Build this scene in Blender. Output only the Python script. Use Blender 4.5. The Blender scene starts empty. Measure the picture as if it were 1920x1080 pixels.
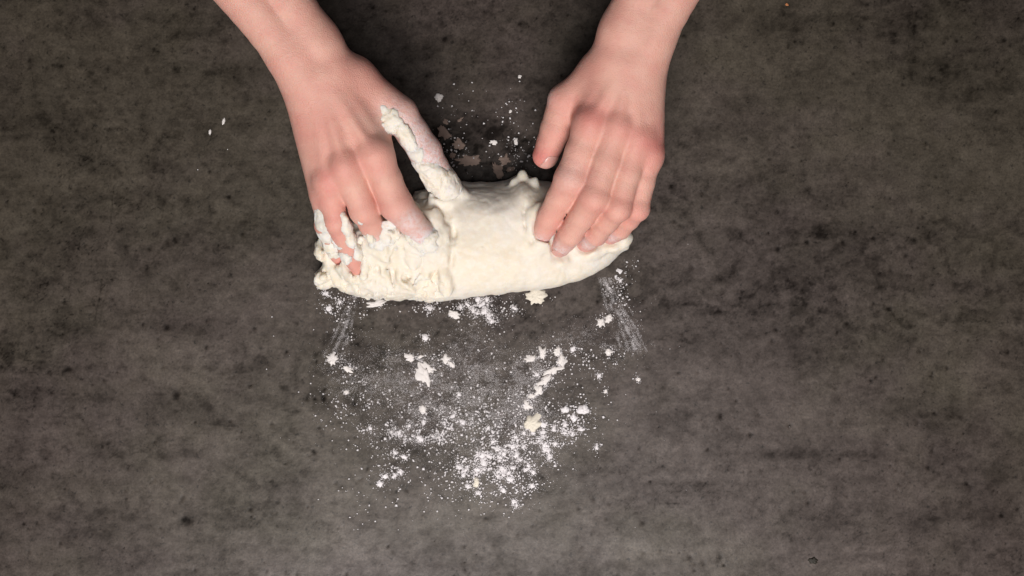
import bpy, math, random
import numpy as np

random.seed(7)
rng = np.random.default_rng(11)
scene = bpy.context.scene
col = scene.collection

# ------------------------------------------------------------------ camera, world, lights, exposure
HC = 1.30                       # camera height over the worktop (m)
FW = 0.86                       # worktop width seen by the camera (m)
cam_d = bpy.data.cameras.new('camera')
cam = bpy.data.objects.new('camera', cam_d)
col.objects.link(cam)
cam.location = (0, 0, HC)
cam.rotation_euler = (0, 0, 0)
cam_d.sensor_width = 36.0
cam_d.lens = 36.0 * HC / FW
cam_d.clip_start = 0.01
cam_d.clip_end = 50
scene.camera = cam

world = bpy.data.worlds.new('World')
scene.world = world
world.use_nodes = True
world.node_tree.nodes['Background'].inputs[0].default_value = (0.80, 0.84, 1.0, 1)
world.node_tree.nodes['Background'].inputs[1].default_value = 0.05

def area_lamp(name, loc, target, sx, sy, watts, color):
    d = bpy.data.lights.new(name, 'AREA')
    d.shape = 'RECTANGLE'
    d.size, d.size_y, d.energy, d.color = sx, sy, watts, color
    o = bpy.data.objects.new(name, d)
    col.objects.link(o)
    o.location = loc
    v = np.array(target, float) - np.array(loc, float)
    from mathutils import Vector
    o.rotation_euler = Vector(v).to_track_quat('-Z', 'Y').to_euler()
    return o

key = area_lamp('softbox', (-0.10, -0.98, 1.40), (0.0, -0.24, 0), 0.9, 0.6, 12.8, (1.0, 0.972, 0.958))
key.data.spread = math.radians(110)
area_lamp('overhead_softbox', (0.05, -0.35, 1.9), (0, 0.0, 0), 0.6, 0.5, 8, (1.0, 0.972, 0.955))

scene.view_settings.view_transform = 'Standard'
scene.view_settings.look = 'None'
scene.view_settings.exposure = 0
scene.view_settings.gamma = 1
scene.view_settings.use_curve_mapping = False

# ------------------------------------------------------------------ numeric helpers (centimetres)
PXCM = 1920 / (FW * 100)
H = HC * 100
def P(px, py, z=0.0):
    k = (H - z) / H / PXCM
    return np.array([(px - 960) * k, -(py - 540) * k, z], np.float32)

TAB = rng.random((64, 64, 64)).astype(np.float32) * 2 - 1
def vnoise(x, y, z):
    xi, yi, zi = np.floor(x), np.floor(y), np.floor(z)
    fx, fy, fz = x - xi, y - yi, z - zi
    fx = fx * fx * (3 - 2 * fx); fy = fy * fy * (3 - 2 * fy); fz = fz * fz * (3 - 2 * fz)
    a, b, c = xi.astype(int) & 63, yi.astype(int) & 63, zi.astype(int) & 63
    a1, b1, c1 = (a + 1) & 63, (b + 1) & 63, (c + 1) & 63
    def L(p, q, t): return p + (q - p) * t
    x00 = L(TAB[a, b, c], TAB[a1, b, c], fx); x10 = L(TAB[a, b1, c], TAB[a1, b1, c], fx)
    x01 = L(TAB[a, b, c1], TAB[a1, b, c1], fx); x11 = L(TAB[a, b1, c1], TAB[a1, b1, c1], fx)
    return L(L(x00, x10, fy), L(x01, x11, fy), fz)
def fbm(x, y, z, octv=4, gain=0.5):
    s, a, t = 0, 1.0, 0
    for i in range(octv):
        s = s + a * vnoise(x + 17.3 * i, y + 5.1 * i, z + 9.7 * i)
        t += a; a *= gain
        x, y, z = x * 2.03, y * 2.03, z * 2.03
    return s / t

def smin(a, b, k):
    h = np.maximum(k - np.abs(a - b), 0) / k
    return np.minimum(a, b) - h * h * k * 0.25
def smax(a, b, k): return -smin(-a, -b, k)

class Field:
    """signed distance samples on a regular grid, in cm"""
    def __init__(s, lo, hi, h):
        s.lo = np.array(lo, np.float32); s.h = h
        s.n = np.ceil((np.array(hi) - s.lo) / h).astype(int) + 1
        s.ax = [s.lo[i] + h * np.arange(s.n[i], dtype=np.float32) for i in range(3)]
        s.f = np.full(s.n, 4.0, np.float32)
    def blank(s):
        o = Field.__new__(Field); o.lo, o.h, o.n, o.ax = s.lo, s.h, s.n, s.ax
        o.f = np.full(s.n, 4.0, np.float32); return o
    def sl(s, lo, hi):
        i0 = np.clip(np.floor((np.array(lo) - s.lo) / s.h).astype(int), 0, s.n)
        i1 = np.clip(np.ceil((np.array(hi) - s.lo) / s.h).astype(int) + 1, 0, s.n)
        return tuple(slice(a, b) for a, b in zip(i0, i1))
    def grid(s, sl=None):
        if sl is None: sl = (slice(None),) * 3
        return np.meshgrid(s.ax[0][sl[0]], s.ax[1][sl[1]], s.ax[2][sl[2]], indexing='ij', sparse=True)
    def cone(s, a, b, ra, rb, k, squash=None):
        a, b = np.array(a, np.float32), np.array(b, np.float32)
        m = max(ra, rb) + 1.6
        sl = s.sl(np.minimum(a, b) - m, np.maximum(a, b) + m)
        X, Y, Z = s.grid(sl)
        if X.size == 0 or Y.size == 0 or Z.size == 0: return
        d = b - a; L2 = float(d @ d) + 1e-6
        t = np.clip(((X - a[0]) * d[0] + (Y - a[1]) * d[1] + (Z - a[2]) * d[2]) / L2, 0, 1)
        r = np.sqrt((X - a[0] - t * d[0]) ** 2 + (Y - a[1] - t * d[1]) ** 2 + (Z - a[2] - t * d[2]) ** 2) - (ra + (rb - ra) * t)
        s.f[sl] = smin(s.f[sl], r, k)
    def chain(s, pts, k):
        for (p, r), (q, t) in zip(pts, pts[1:]): s.cone(p, q, r, t, k)
    def sample(s, p):
        q = (p - s.lo) / s.h
        i = np.clip(np.floor(q).astype(int), 0, s.n - 2); f = np.clip(q - i, 0, 1)
        r = 0
        for dx in (0, 1):
            for dy in (0, 1):
                for dz in (0, 1):
                    w = (f[:, 0] if dx else 1 - f[:, 0]) * (f[:, 1] if dy else 1 - f[:, 1]) * (f[:, 2] if dz else 1 - f[:, 2])
                    r = r + w * s.f[i[:, 0] + dx, i[:, 1] + dy, i[:, 2] + dz]
        return r
    def mesh(s):
        """surface nets: verts (cm), quads"""
        f = s.f; n = s.n
        ins = f < 0
        c = np.zeros(n - 1, np.int8)
        for dx in (0, 1):
            for dy in (0, 1):
                for dz in (0, 1):
                    c += ins[dx:n[0] - 1 + dx, dy:n[1] - 1 + dy, dz:n[2] - 1 + dz]
        cells = np.argwhere((c > 0) & (c < 8))
        vid = np.full(n - 1, -1, np.int64); vid[tuple(cells.T)] = np.arange(len(cells))
        acc = np.zeros((len(cells), 3), np.float64); cnt = np.zeros(len(cells))
        corners = [(x, y, z) for x in (0, 1) for y in (0, 1) for z in (0, 1)]
        for a in corners:
            for ax in range(3):
                if a[ax]: continue
                b = list(a); b[ax] = 1
                va = f[tuple((cells + a).T)]; vb = f[tuple((cells + b).T)]
                m = (va < 0) != (vb < 0)
                t = np.where(m, va / np.where(m, va - vb, 1), 0)
                pt = np.array(a, float)[None, :].repeat(len(cells), 0); pt[:, ax] += t
                acc[m] += pt[m]; cnt[m] += 1
        v = s.lo + (cells + acc / cnt[:, None]) * s.h
        quads = []
        for ax in range(3):
            u, w = (ax + 1) % 3, (ax + 2) % 3
            sa = [slice(None)] * 3; sb = [slice(None)] * 3
            sa[ax] = slice(0, n[ax] - 1); sb[ax] = slice(1, n[ax])
            A, B = ins[tuple(sa)], ins[tuple(sb)]
            e = np.argwhere(A != B)
            e = e[(e[:, u] > 0) & (e[:, w] > 0) & (e[:, u] < n[u] - 1) & (e[:, w] < n[w] - 1)]
            ainside = A[tuple(e.T)]
            def cell(du, dw):
                q = e.copy(); q[:, u] -= du; q[:, w] -= dw
                return vid[tuple(q.T)]
            q = np.stack([cell(1, 1), cell(0, 1), cell(0, 0), cell(1, 0)], 1)
            q[~ainside] = q[~ainside][:, ::-1]
            quads.append(q)
        return v, np.concatenate(quads)

def mesh_object(name, v_cm, faces, mat, parent=None, attrs=None, smooth=True):
    """v in cm -> object in metres, under parent (whose location is subtracted)"""
    off = np.array(parent_world(parent)) if parent else np.zeros(3)
    v = np.asarray(v_cm, np.float64) / 100 - off
    me = bpy.data.meshes.new(name)
    faces = np.asarray(faces)
    me.vertices.add(len(v)); me.vertices.foreach_set('co', v.astype(np.float32).ravel())
    k = faces.shape[1]
    me.loops.add(faces.size); me.loops.foreach_set('vertex_index', faces.astype(np.int32).ravel())
    me.polygons.add(len(faces))
    me.polygons.foreach_set('loop_start', np.arange(0, faces.size, k, dtype=np.int32))
    me.polygons.foreach_set('use_smooth', np.full(len(faces), smooth))
    me.update(calc_edges=True)
    for an, av in (attrs or {}).items():
        at = me.attributes.new(an, 'FLOAT', 'POINT'); at.data.foreach_set('value', np.asarray(av, np.float32))
    me.materials.append(mat)
    o = bpy.data.objects.new(name, me); col.objects.link(o)
    if parent: o.parent = parent
    return o
def parent_world(o):
    p = np.zeros(3)
    while o: p = p + np.array(o.location); o = o.parent
    return p
def tag(o, label=None, cat=None, group=None, kind=None):
    if label: o['label'] = label
    if cat: o['category'] = cat
    if group: o['group'] = group
    if kind: o['kind'] = kind
    return o

# ------------------------------------------------------------------ materials
def material(name):
    m = bpy.data.materials.new(name); m.use_nodes = True
    nt = m.node_tree; b = nt.nodes['Principled BSDF']
    return m, nt, b
def N(nt, t, **kw):
    n = nt.nodes.new(t)
    for k, v in kw.items():
        if k in n.inputs.keys(): n.inputs[k].default_value = v
        else: setattr(n, k, v)
    return n
def attr(nt, name):
    n = nt.nodes.new('ShaderNodeAttribute'); n.attribute_name = name; return n.outputs['Fac']
def mixc(nt, fac, a, b, mode='MIX'):
    n = nt.nodes.new('ShaderNodeMix'); n.data_type = 'RGBA'; n.blend_type = mode
    for s, v in ((n.inputs[0], fac), (n.inputs[6], a), (n.inputs[7], b)):
        if isinstance(v, (tuple, float, int)): s.default_value = v if not isinstance(v, tuple) else (*v, 1)[:4]
        else: nt.links.new(v, s)
    return n.outputs[2]
def ramp(nt, src, pts):
    n = nt.nodes.new('ShaderNodeValToRGB'); nt.links.new(src, n.inputs[0])
    while len(n.color_ramp.elements) < len(pts): n.color_ramp.elements.new(0.5)
    for e, (p, c) in zip(n.color_ramp.elements, pts):
        e.position = p; e.color = (c, c, c, 1) if not isinstance(c, tuple) else (*c, 1)[:4]
    return n.outputs[0]
def noise(nt, scale, detail=4, rough=0.55, vec=None, dist=0.0):
    n = N(nt, 'ShaderNodeTexNoise', Scale=scale, Detail=detail, Roughness=rough, Distortion=dist)
    if vec is None:
        g = nt.nodes.new('ShaderNodeNewGeometry'); vec = g.outputs['Position']
    nt.links.new(vec, n.inputs['Vector']); return n.outputs[0]
def bump(nt, b, h, dist, strength=1.0):
    n = N(nt, 'ShaderNodeBump', Strength=strength, Distance=dist)
    nt.links.new(h, n.inputs['Height']); nt.links.new(n.outputs[0], b.inputs['Normal']); return n

def skin_material():
    m, nt, b = material('skin')
    lk = nt.links.new
    mott = ramp(nt, noise(nt, 70, 4, 0.6), [(0.35, 0.0), (0.7, 1.0)])
    c = mixc(nt, mott, (0.715, 0.412, 0.325), (0.67, 0.335, 0.27))
    fine = ramp(nt, noise(nt, 420, 3, 0.6), [(0.4, 0.0), (0.75, 1.0)])
    sc = nt.nodes.new('ShaderNodeMath'); sc.operation = 'MULTIPLY'; sc.inputs[1].default_value = 0.35
    lk(fine, sc.inputs[0])
    c = mixc(nt, sc.outputs[0], c, (0.66, 0.37, 0.285))
    c = mixc(nt, attr(nt, 'red'), c, (0.62, 0.205, 0.175))
    fl = nt.nodes.new('ShaderNodeMath'); fl.operation = 'MULTIPLY'
    fn = ramp(nt, noise(nt, 330, 4, 0.65), [(0.36, 0.25), (0.56, 1.0)])
    lk(fn, fl.inputs[0]); lk(attr(nt, 'flour'), fl.inputs[1])
    c = mixc(nt, fl.outputs[0], c, (0.72, 0.63, 0.62))
    lk(c, b.inputs['Base Color'])
    b.inputs['Roughness'].default_value = 0.52
    b.inputs['Specular IOR Level'].default_value = 0.35
    b.inputs['Subsurface Weight'].default_value = 0.35
    b.inputs['Subsurface Radius'].default_value = (1.0, 0.35, 0.2)
    b.inputs['Subsurface Scale'].default_value = 0.006
    vo = N(nt, 'ShaderNodeTexVoronoi', Scale=1100.0)
    g = nt.nodes.new('ShaderNodeNewGeometry'); lk(g.outputs['Position'], vo.inputs['Vector'])
    ad = nt.nodes.new('ShaderNodeMath'); ad.operation = 'ADD'
    lk(vo.outputs['Distance'], ad.inputs[0]); lk(noise(nt, 260, 4, 0.6), ad.inputs[1])
    bump(nt, b, ad.outputs[0], 0.0005, 0.55)
    return m

def dough_material():
    m, nt, b = material('dough')
    lk = nt.links.new
    n1 = ramp(nt, noise(nt, 60, 5, 0.6), [(0.3, 0.0), (0.7, 1.0)])
    c = mixc(nt, n1, (0.78, 0.70, 0.575), (0.735, 0.64, 0.505))
    n2 = ramp(nt, noise(nt, 190, 4, 0.65), [(0.46, 0.0), (0.66, 0.8)])
    c = mixc(nt, n2, c, (0.78, 0.725, 0.635))
    c = mixc(nt, attr(nt, 'floury'), c, (0.755, 0.71, 0.665))
    lk(c, b.inputs['Base Color'])
    b.inputs['Roughness'].default_value = 0.62
    b.inputs['Specular IOR Level'].default_value = 0.3
    b.inputs['Subsurface Weight'].default_value = 0.4
    b.inputs['Subsurface Radius'].default_value = (1.0, 0.72, 0.45)
    b.inputs['Subsurface Scale'].default_value = 0.010
    bump(nt, b, noise(nt, 330, 5, 0.65), 0.0010, 0.3)
    return m

def flour_material(name, colr, rough=0.9):
    m, nt, b = material(name)
    n1 = ramp(nt, noise(nt, 600, 3, 0.6), [(0.35, 0.0), (0.65, 1.0)])
    c = mixc(nt, n1, colr, tuple(x * 0.9 for x in colr))
    nt.links.new(c, b.inputs['Base Color'])
    b.inputs['Roughness'].default_value = rough
    b.inputs['Specular IOR Level'].default_value = 0.15
    bump(nt, b, noise(nt, 1500, 3, 0.6), 0.0005, 0.6)
    return m

def worktop_material():
    m, nt, b = material('dark_concrete')
    lk = nt.links.new
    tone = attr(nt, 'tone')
    hue = attr(nt, 'hue')
    c1 = mixc(nt, hue, (0.0645, 0.048, 0.0405), (0.060, 0.048, 0.0345))
    grain = ramp(nt, noise(nt, 520, 5, 0.7), [(0.3, 0.62), (0.7, 1.36)])
    c1 = mixc(nt, 1.0, c1, grain, 'MULTIPLY')
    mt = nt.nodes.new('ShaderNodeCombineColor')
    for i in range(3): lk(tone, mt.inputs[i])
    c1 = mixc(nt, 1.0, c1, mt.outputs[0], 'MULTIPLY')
    lk(c1, b.inputs['Base Color'])
    rr = ramp(nt, noise(nt, 45, 5, 0.65), [(0.3, 0.36), (0.7, 0.48)])
    lk(rr, b.inputs['Roughness'])
    sp = nt.nodes.new('ShaderNodeMath'); sp.operation = 'MULTIPLY'; sp.inputs[1].default_value = 0.25
    lk(tone, sp.inputs[0]); lk(sp.outputs[0], b.inputs['Specular IOR Level'])
    spk = ramp(nt, noise(nt, 230, 3, 0.6), [(0.30, 0.45), (0.40, 1.0)])
    c1 = mixc(nt, 1.0, c1, spk, 'MULTIPLY'); lk(c1, b.inputs['Base Color'])
    bump(nt, b, noise(nt, 380, 5, 0.65), 0.0004, 0.3)
    return m

M_SKIN, M_DOUGH, M_TOP = skin_material(), dough_material(), worktop_material()
M_FLOUR = flour_material('flour', (0.78, 0.735, 0.735))
M_FLAKE = flour_material('dry_dough', (0.77, 0.715, 0.68), 0.85)
M_CREAM = flour_material('fresh_dough', (0.76, 0.69, 0.58), 0.75)
M_GREY = flour_material('damp_flour_paste', (0.27, 0.195, 0.16), 0.6)
m, nt, b = material('nail')
b.inputs['Base Color'].default_value = (0.62, 0.33, 0.28, 1); b.inputs['Roughness'].default_value = 0.3
b.inputs['Subsurface Weight'].default_value = 0.2; b.inputs['Subsurface Scale'].default_value = 0.003
M_NAIL = m
m, nt, b = material('dark_crumb')
b.inputs['Base Color'].default_value = (0.018, 0.014, 0.008, 1); b.inputs['Roughness'].default_value = 0.7
M_DARK = m
m, nt, b = material('orange_crumb')
b.inputs['Base Color'].default_value = (0.45, 0.17, 0.06, 1); b.inputs['Roughness'].default_value = 0.6
M_ORANGE = m

# ------------------------------------------------------------------ worktop (setting)
def axis(lo, hi, flo, fhi, fine, coarse):
    a = np.arange(flo, fhi + 1e-6, fine)
    l = np.linspace(lo, flo, max(2, int((flo - lo) / coarse)) + 1)[:-1]
    r = np.linspace(fhi, hi, max(2, int((hi - fhi) / coarse)) + 1)[1:]
    return np.concatenate([l, a, r])
def seg_dist(X, Y, pts):
    d = np.full(X.shape, 1e3)
    for a, b_ in zip(pts, pts[1:]):
        ab = b_ - a; t = np.clip(((X - a[0]) * ab[0] + (Y - a[1]) * ab[1]) / (ab @ ab + 1e-9), 0, 1)
        d = np.minimum(d, np.hypot(X - a[0] - t * ab[0], Y - a[1] - t * ab[1]))
    return d
def build_worktop():
    xs = axis(-90, 90, -46, 46, 0.11, .8); ys = axis(-55, 62, -27, 27, 0.11, .8)
    X, Y = np.meshgrid(xs, ys, indexing='ij')
    Z0 = np.zeros_like(X)
    wx = fbm(X * 0.12, Y * 0.12, Z0 + 3.1, 3) * 2.2; wy = fbm(X * 0.12, Y * 0.12, Z0 + 8.4, 3) * 2.2
    big = fbm((X + wx) * 0.075, (Y + wy) * 0.11, Z0 + 0.5, 5, 0.55)
    mid = fbm((X + wx) * 0.28, (Y + wy) * 0.36, Z0 + 4.2, 5, 0.6)
    fin = fbm(X * 1.1, Y * 1.5, Z0 + 7.7, 4, 0.65)
    hor = fbm(X * 0.06, Y * 0.9, Z0 + 12.3, 4, 0.6)
    tone = 0.90 + 0.40 * big + 0.30 * mid + 0.36 * fin + 0.22 * hor
    fin2 = fbm(X * 2.6, Y * 3.0, Z0 + 17.7, 3, 0.7)
    tone += 0.34 * fin2 + 0.12 * np.sign(fin) * np.abs(fin) ** .5 * .4
    # darker worn islands where the top coat is missing
    isl = fbm((X + wx * 1.5) * 0.5, (Y + wy) * 0.7, Z0 + 21.0, 5, 0.62)
    gate = fbm(X * 0.06, Y * 0.09, Z0 + 33.0, 3)
    tone -= 0.17 * np.clip((isl + 0.35 * gate - 0.20) / 0.22, 0, 1)
    isl2 = fbm((X + wx) * 1.3, (Y + wy) * 1.7, Z0 + 27.0, 5, 0.65)
    tone -= 0.24 * np.clip((isl2 + 0.4 * gate + .15 * mid - 0.30) / 0.14, 0, 1)
    # fine crackle veins
    v = np.abs(fbm((X + wx) * 0.55, (Y + wy) * 0.55, Z0 + 40.0, 4, 0.6))
    vg = np.clip((fbm(X * 0.09, Y * 0.12, Z0 + 51.0, 3) - 0.12) / 0.2, 0, 1)
    crx = np.exp(-(((X + 37.5) / 4.5) ** 2 + ((Y - 2.0) / 6.0) ** 2))
    tone -= 0.50 * np.clip(1 - v / 0.022, 0, 1) * np.clip(vg * 0.7 + 1.3 * crx, 0, 1)
    # pits
    npit = 1500
    pc = np.stack([rng.uniform(-46, 46, npit), rng.uniform(-27, 27, npit)], 1)
    pr = 0.05 + 0.13 * rng.random(npit) ** 3
    ps = 0.25 + 0.5 * rng.random(npit)
    extra = [(312, 452, .22), (280, 467, .2), (313, 615, .25), (128, 692, .28), (590, 748, .2), (606, 746, .24), (575, 748, .17),
             (1458, 468, .22), (1697, 480, .2), (1633, 714, .2), (1567, 729, .18), (1481, 798, .2), (1350, 780, .22), (1350, 1045, .2),
             (345, 975, .33), (355, 978, .3), (470, 955, .18), (1205, 980, .22), (1207, 1036, .2), (1295, 1046, .22), (1580, 455, .2),
             (1740, 877, .16), (1813, 908, .2), (1908, 955, .2), (700, 15, .16), (160, 460, .2), (331, 740, .3)]
    for i in range(npit + len(extra)):
        if i < npit: cx, cy, r, s_ = pc[i, 0], pc[i, 1], pr[i], ps[i]
        else:
            q = P(*extra[i - npit][:2]); cx, cy, r, s_ = q[0], q[1], extra[i - npit][2], 0.62
        i0, i1 = np.searchsorted(xs, [cx - 4 * r, cx + 4 * r]); j0, j1 = np.searchsorted(ys, [cy - 4 * r, cy + 4 * r])
        if i1 <= i0 or j1 <= j0: continue
        dx, dy = X[i0:i1, j0:j1] - cx, Y[i0:i1, j0:j1] - cy
        e = np.hypot(dx, dy * (0.7 + 0.6 * (i % 7) / 6)) * (1 + 0.35 * fin[i0:i1, j0:j1])
        g = np.exp(-(e / r) ** 2)
        tone[i0:i1, j0:j1] -= s_ * g
        Z0[i0:i1, j0:j1] -= 0.02 * g
    # larger grey stains seen on the right and lower left; damp plus painted-in shade between the wrists
    for (px, py, rx, ry, s_) in [(1570, 912, 22, 16, .28), (1750, 806, 26, 16, .26), (1690, 770, 45, 22, .2), (1870, 880, 24, 24, .2),
                                 (1415, 555, 40, 30, .25), (1790, 770, 18, 34, .18), (1520, 980, 60, 40, .15), (1720, 985, 40, 22, .2),
                                 (1550, 450, 60, 40, .2), (1690, 640, 26, 20, .2), (1480, 850, 140, 9, .18), (300, 760, 90, 22, .2),
                                 (130, 610, 70, 26, .22), (210, 838, 40, 26, .2), (90, 250, 80, 40, .2), (270, 290, 40, 30, .2),
                                 (420, 800, 60, 10, .18), (1240, 790, 50, 26, .2), (890, 285, 95, 60, .42), (870, 250, 60, 40, .2), (320, 50, 90, 30, .2), (1430, 760, 60, 30, .12)]:  # dark ovals behind the dough: damp stain and arm shade put into the tone
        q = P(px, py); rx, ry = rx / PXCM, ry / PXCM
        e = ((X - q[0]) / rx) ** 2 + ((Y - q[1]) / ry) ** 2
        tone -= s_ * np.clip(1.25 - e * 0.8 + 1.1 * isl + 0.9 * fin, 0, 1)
    # paler worn patches
    for (px, py, rx, ry, s_) in [(1540, 460, 30, 12, .22), (1690, 500, 22, 14, .2), (400, 400, 60, 30, .12), (260, 690, 110, 70, .10),
                                 (1520, 790, 60, 30, .10), (480, 870, 150, 40, .08), (1300, 470, 24, 18, .12), (1260, 430, 26, 14, .12)]:
        q = P(px, py); rx, ry = rx / PXCM, ry / PXCM
        e = ((X - q[0]) / rx) ** 2 + ((Y - q[1]) / ry) ** 2
        tone += s_ * np.clip(1.2 - e + 1.0 * mid, 0, 1)
    # scratches
    for pts, w, s_ in [([(213, 350), (209, 400), (206, 432)], .055, .40), ([(192, 525), (186, 560), (178, 600)], .06, .42),
                       ([(200, 545), (193, 575), (187, 602)], .06, .36), ([(100, 782), (152, 784)], .07, .35), ([(390, 795), (446, 800)], .09, .4),
                       ([(313, 615), (320, 600)], .09, .4), ([(460, 940), (483, 955)], .1, .35), ([(1600, 698), (1625, 708)], .07, .4),
                       ([(1360, 850), (1640, 855)], .12, .14), ([(93, 660), (97, 668)], .1, .3), ([(322, 560), (323, 590)], .06, .2),
                       ([(1492, 625), (1490, 680)], .06, .18), ([(1690, 775), (1760, 812)], .1, .2), ([(1700, 868), (1715, 880)], .1, .3)]:
        q = [P(*p)[:2] for p in pts]
        d = seg_dist(X, Y, q)
        tone -= s_ * np.exp(-(d / w) ** 2) * np.clip(0.75 + 0.9 * fin, 0, 1)
    tone = np.clip(tone, 0.16, 1.7)
    hue = np.clip(0.5 + 1.1 * fbm(X * 0.05, Y * 0.07, Z0 * 0 + 63.0, 3) + 0.5 * fbm(X * 0.3, Y * 0.35, Z0 * 0 + 70.0, 3) + 0.010 * Y, 0, 1)
    nx, ny = X.shape
    idx = np.arange(nx * ny).reshape(nx, ny)
    q = np.stack([idx[:-1, :-1], idx[1:, :-1], idx[1:, 1:], idx[:-1, 1:]], -1).reshape(-1, 4)
    V = np.stack([X, Y, Z0], -1).reshape(-1, 3)
    # slab sides and underside
    ring = np.concatenate([idx[:, 0], idx[-1, 1:], idx[-2::-1, -1], idx[0, -2:0:-1]])
    base = len(V)
    low = V[ring].copy(); low[:, 2] = -3.0
    V = np.concatenate([V, low])
    k = len(ring); r = np.arange(k); r2 = (r + 1) % k
    side = np.stack([ring[r], base + r, base + r2, ring[r2]], 1)
    cs = [base, base + nx - 1, base + nx + ny - 2, base + 2 * nx + ny - 3]
    q = np.concatenate([q, side, np.array([[cs[0], cs[3], cs[2], cs[1]]])])
    pad = lambda a, v: np.concatenate([a.ravel(), np.full(k, v)])
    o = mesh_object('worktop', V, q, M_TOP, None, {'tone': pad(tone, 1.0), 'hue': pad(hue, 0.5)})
    o['kind'] = 'structure'
    o['label'] = 'dark brown grey concrete effect worktop, mottled and scratched'
    return o
build_worktop()

# ------------------------------------------------------------------ person: two bare arms reaching in
person = bpy.data.objects.new('person', None); col.objects.link(person)
person.location = (0.0, 0.45, 0.0)
tag(person, 'person with bare forearms pressing both hands into dough on a dark worktop', 'person')

def pts(seq): return [(P(x, y, z), r) for x, y, z, r in seq]
def phal(seq):
    """joint list -> chain with slimmer mid phalanges and fuller joints"""
    j = pts(seq); out = [j[0]]
    for (a, ra), (b_, rb) in zip(j, j[1:]):
        out.append(((a + b_) / 2, (ra + rb) / 2 * 0.955)); out.append((b_, rb))
    return out

HAND_A = dict(   # on the left of the picture: the person's right hand
    fingers=dict(index=[(703, 290, 9.3, 1.32), (743, 384, 7.9, 1.30), (789, 437, 5.6, 1.04), (811, 464, 4.1, .82)],
                 middle=[(648, 312, 9.3, 1.22), (683, 394, 7.7, 1.16), (710, 446, 5.0, .94), (723, 474, 3.4, .78)],
                 ring=[(616, 338, 8.5, 1.06), (630, 414, 6.9, .98), (655, 468, 4.9, .84), (670, 502, 3.7, .68)],
                 pinky=[(609, 364, 7.2, .92), (610, 422, 5.8, .82), (626, 464, 4.0, .72), (640, 488, 2.8, .62)]),
    thumb=[(666, 148, 8.3, 1.55), (750, 214, 8.0, 1.36), (797, 284, 7.1, 1.30), (832, 344, 5.0, 1.06)],
    wrist=(590, 122, 9.6), fdir=(-0.70, -1.0), mid=(655, 300), wristw=1.12, up=0.34)
HAND_B = dict(   # on the right of the picture: the person's left hand
    fingers=dict(index=[(1108, 232, 9.3, 1.28), (1070, 336, 8.7, 1.26), (1031, 406, 5.9, 1.0), (1013, 444, 4.2, .80)],
                 middle=[(1158, 240, 9.5, 1.20), (1114, 370, 9.0, 1.16), (1070, 438, 5.8, .98), (1051, 464, 4.0, .78)],
                 ring=[(1196, 260, 9.2, 1.10), (1159, 390, 8.7, 1.04), (1118, 440, 5.4, .88), (1098, 456, 3.6, .72)],
                 pinky=[(1217, 290, 8.5, .98), (1195, 392, 7.9, .92), (1164, 430, 5.2, .78), (1145, 444, 3.8, .64)]),
    thumb=[(1122, 140, 8.2, 1.45), (1058, 188, 7.7, 1.24), (1042, 242, 7.0, 1.2), (1022, 292, 6.2, 1.02)],
    wrist=(1180, 98, 9.6), fdir=(0.47, -1.0), mid=(1165, 240), wristw=1.08, up=0.34)

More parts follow.
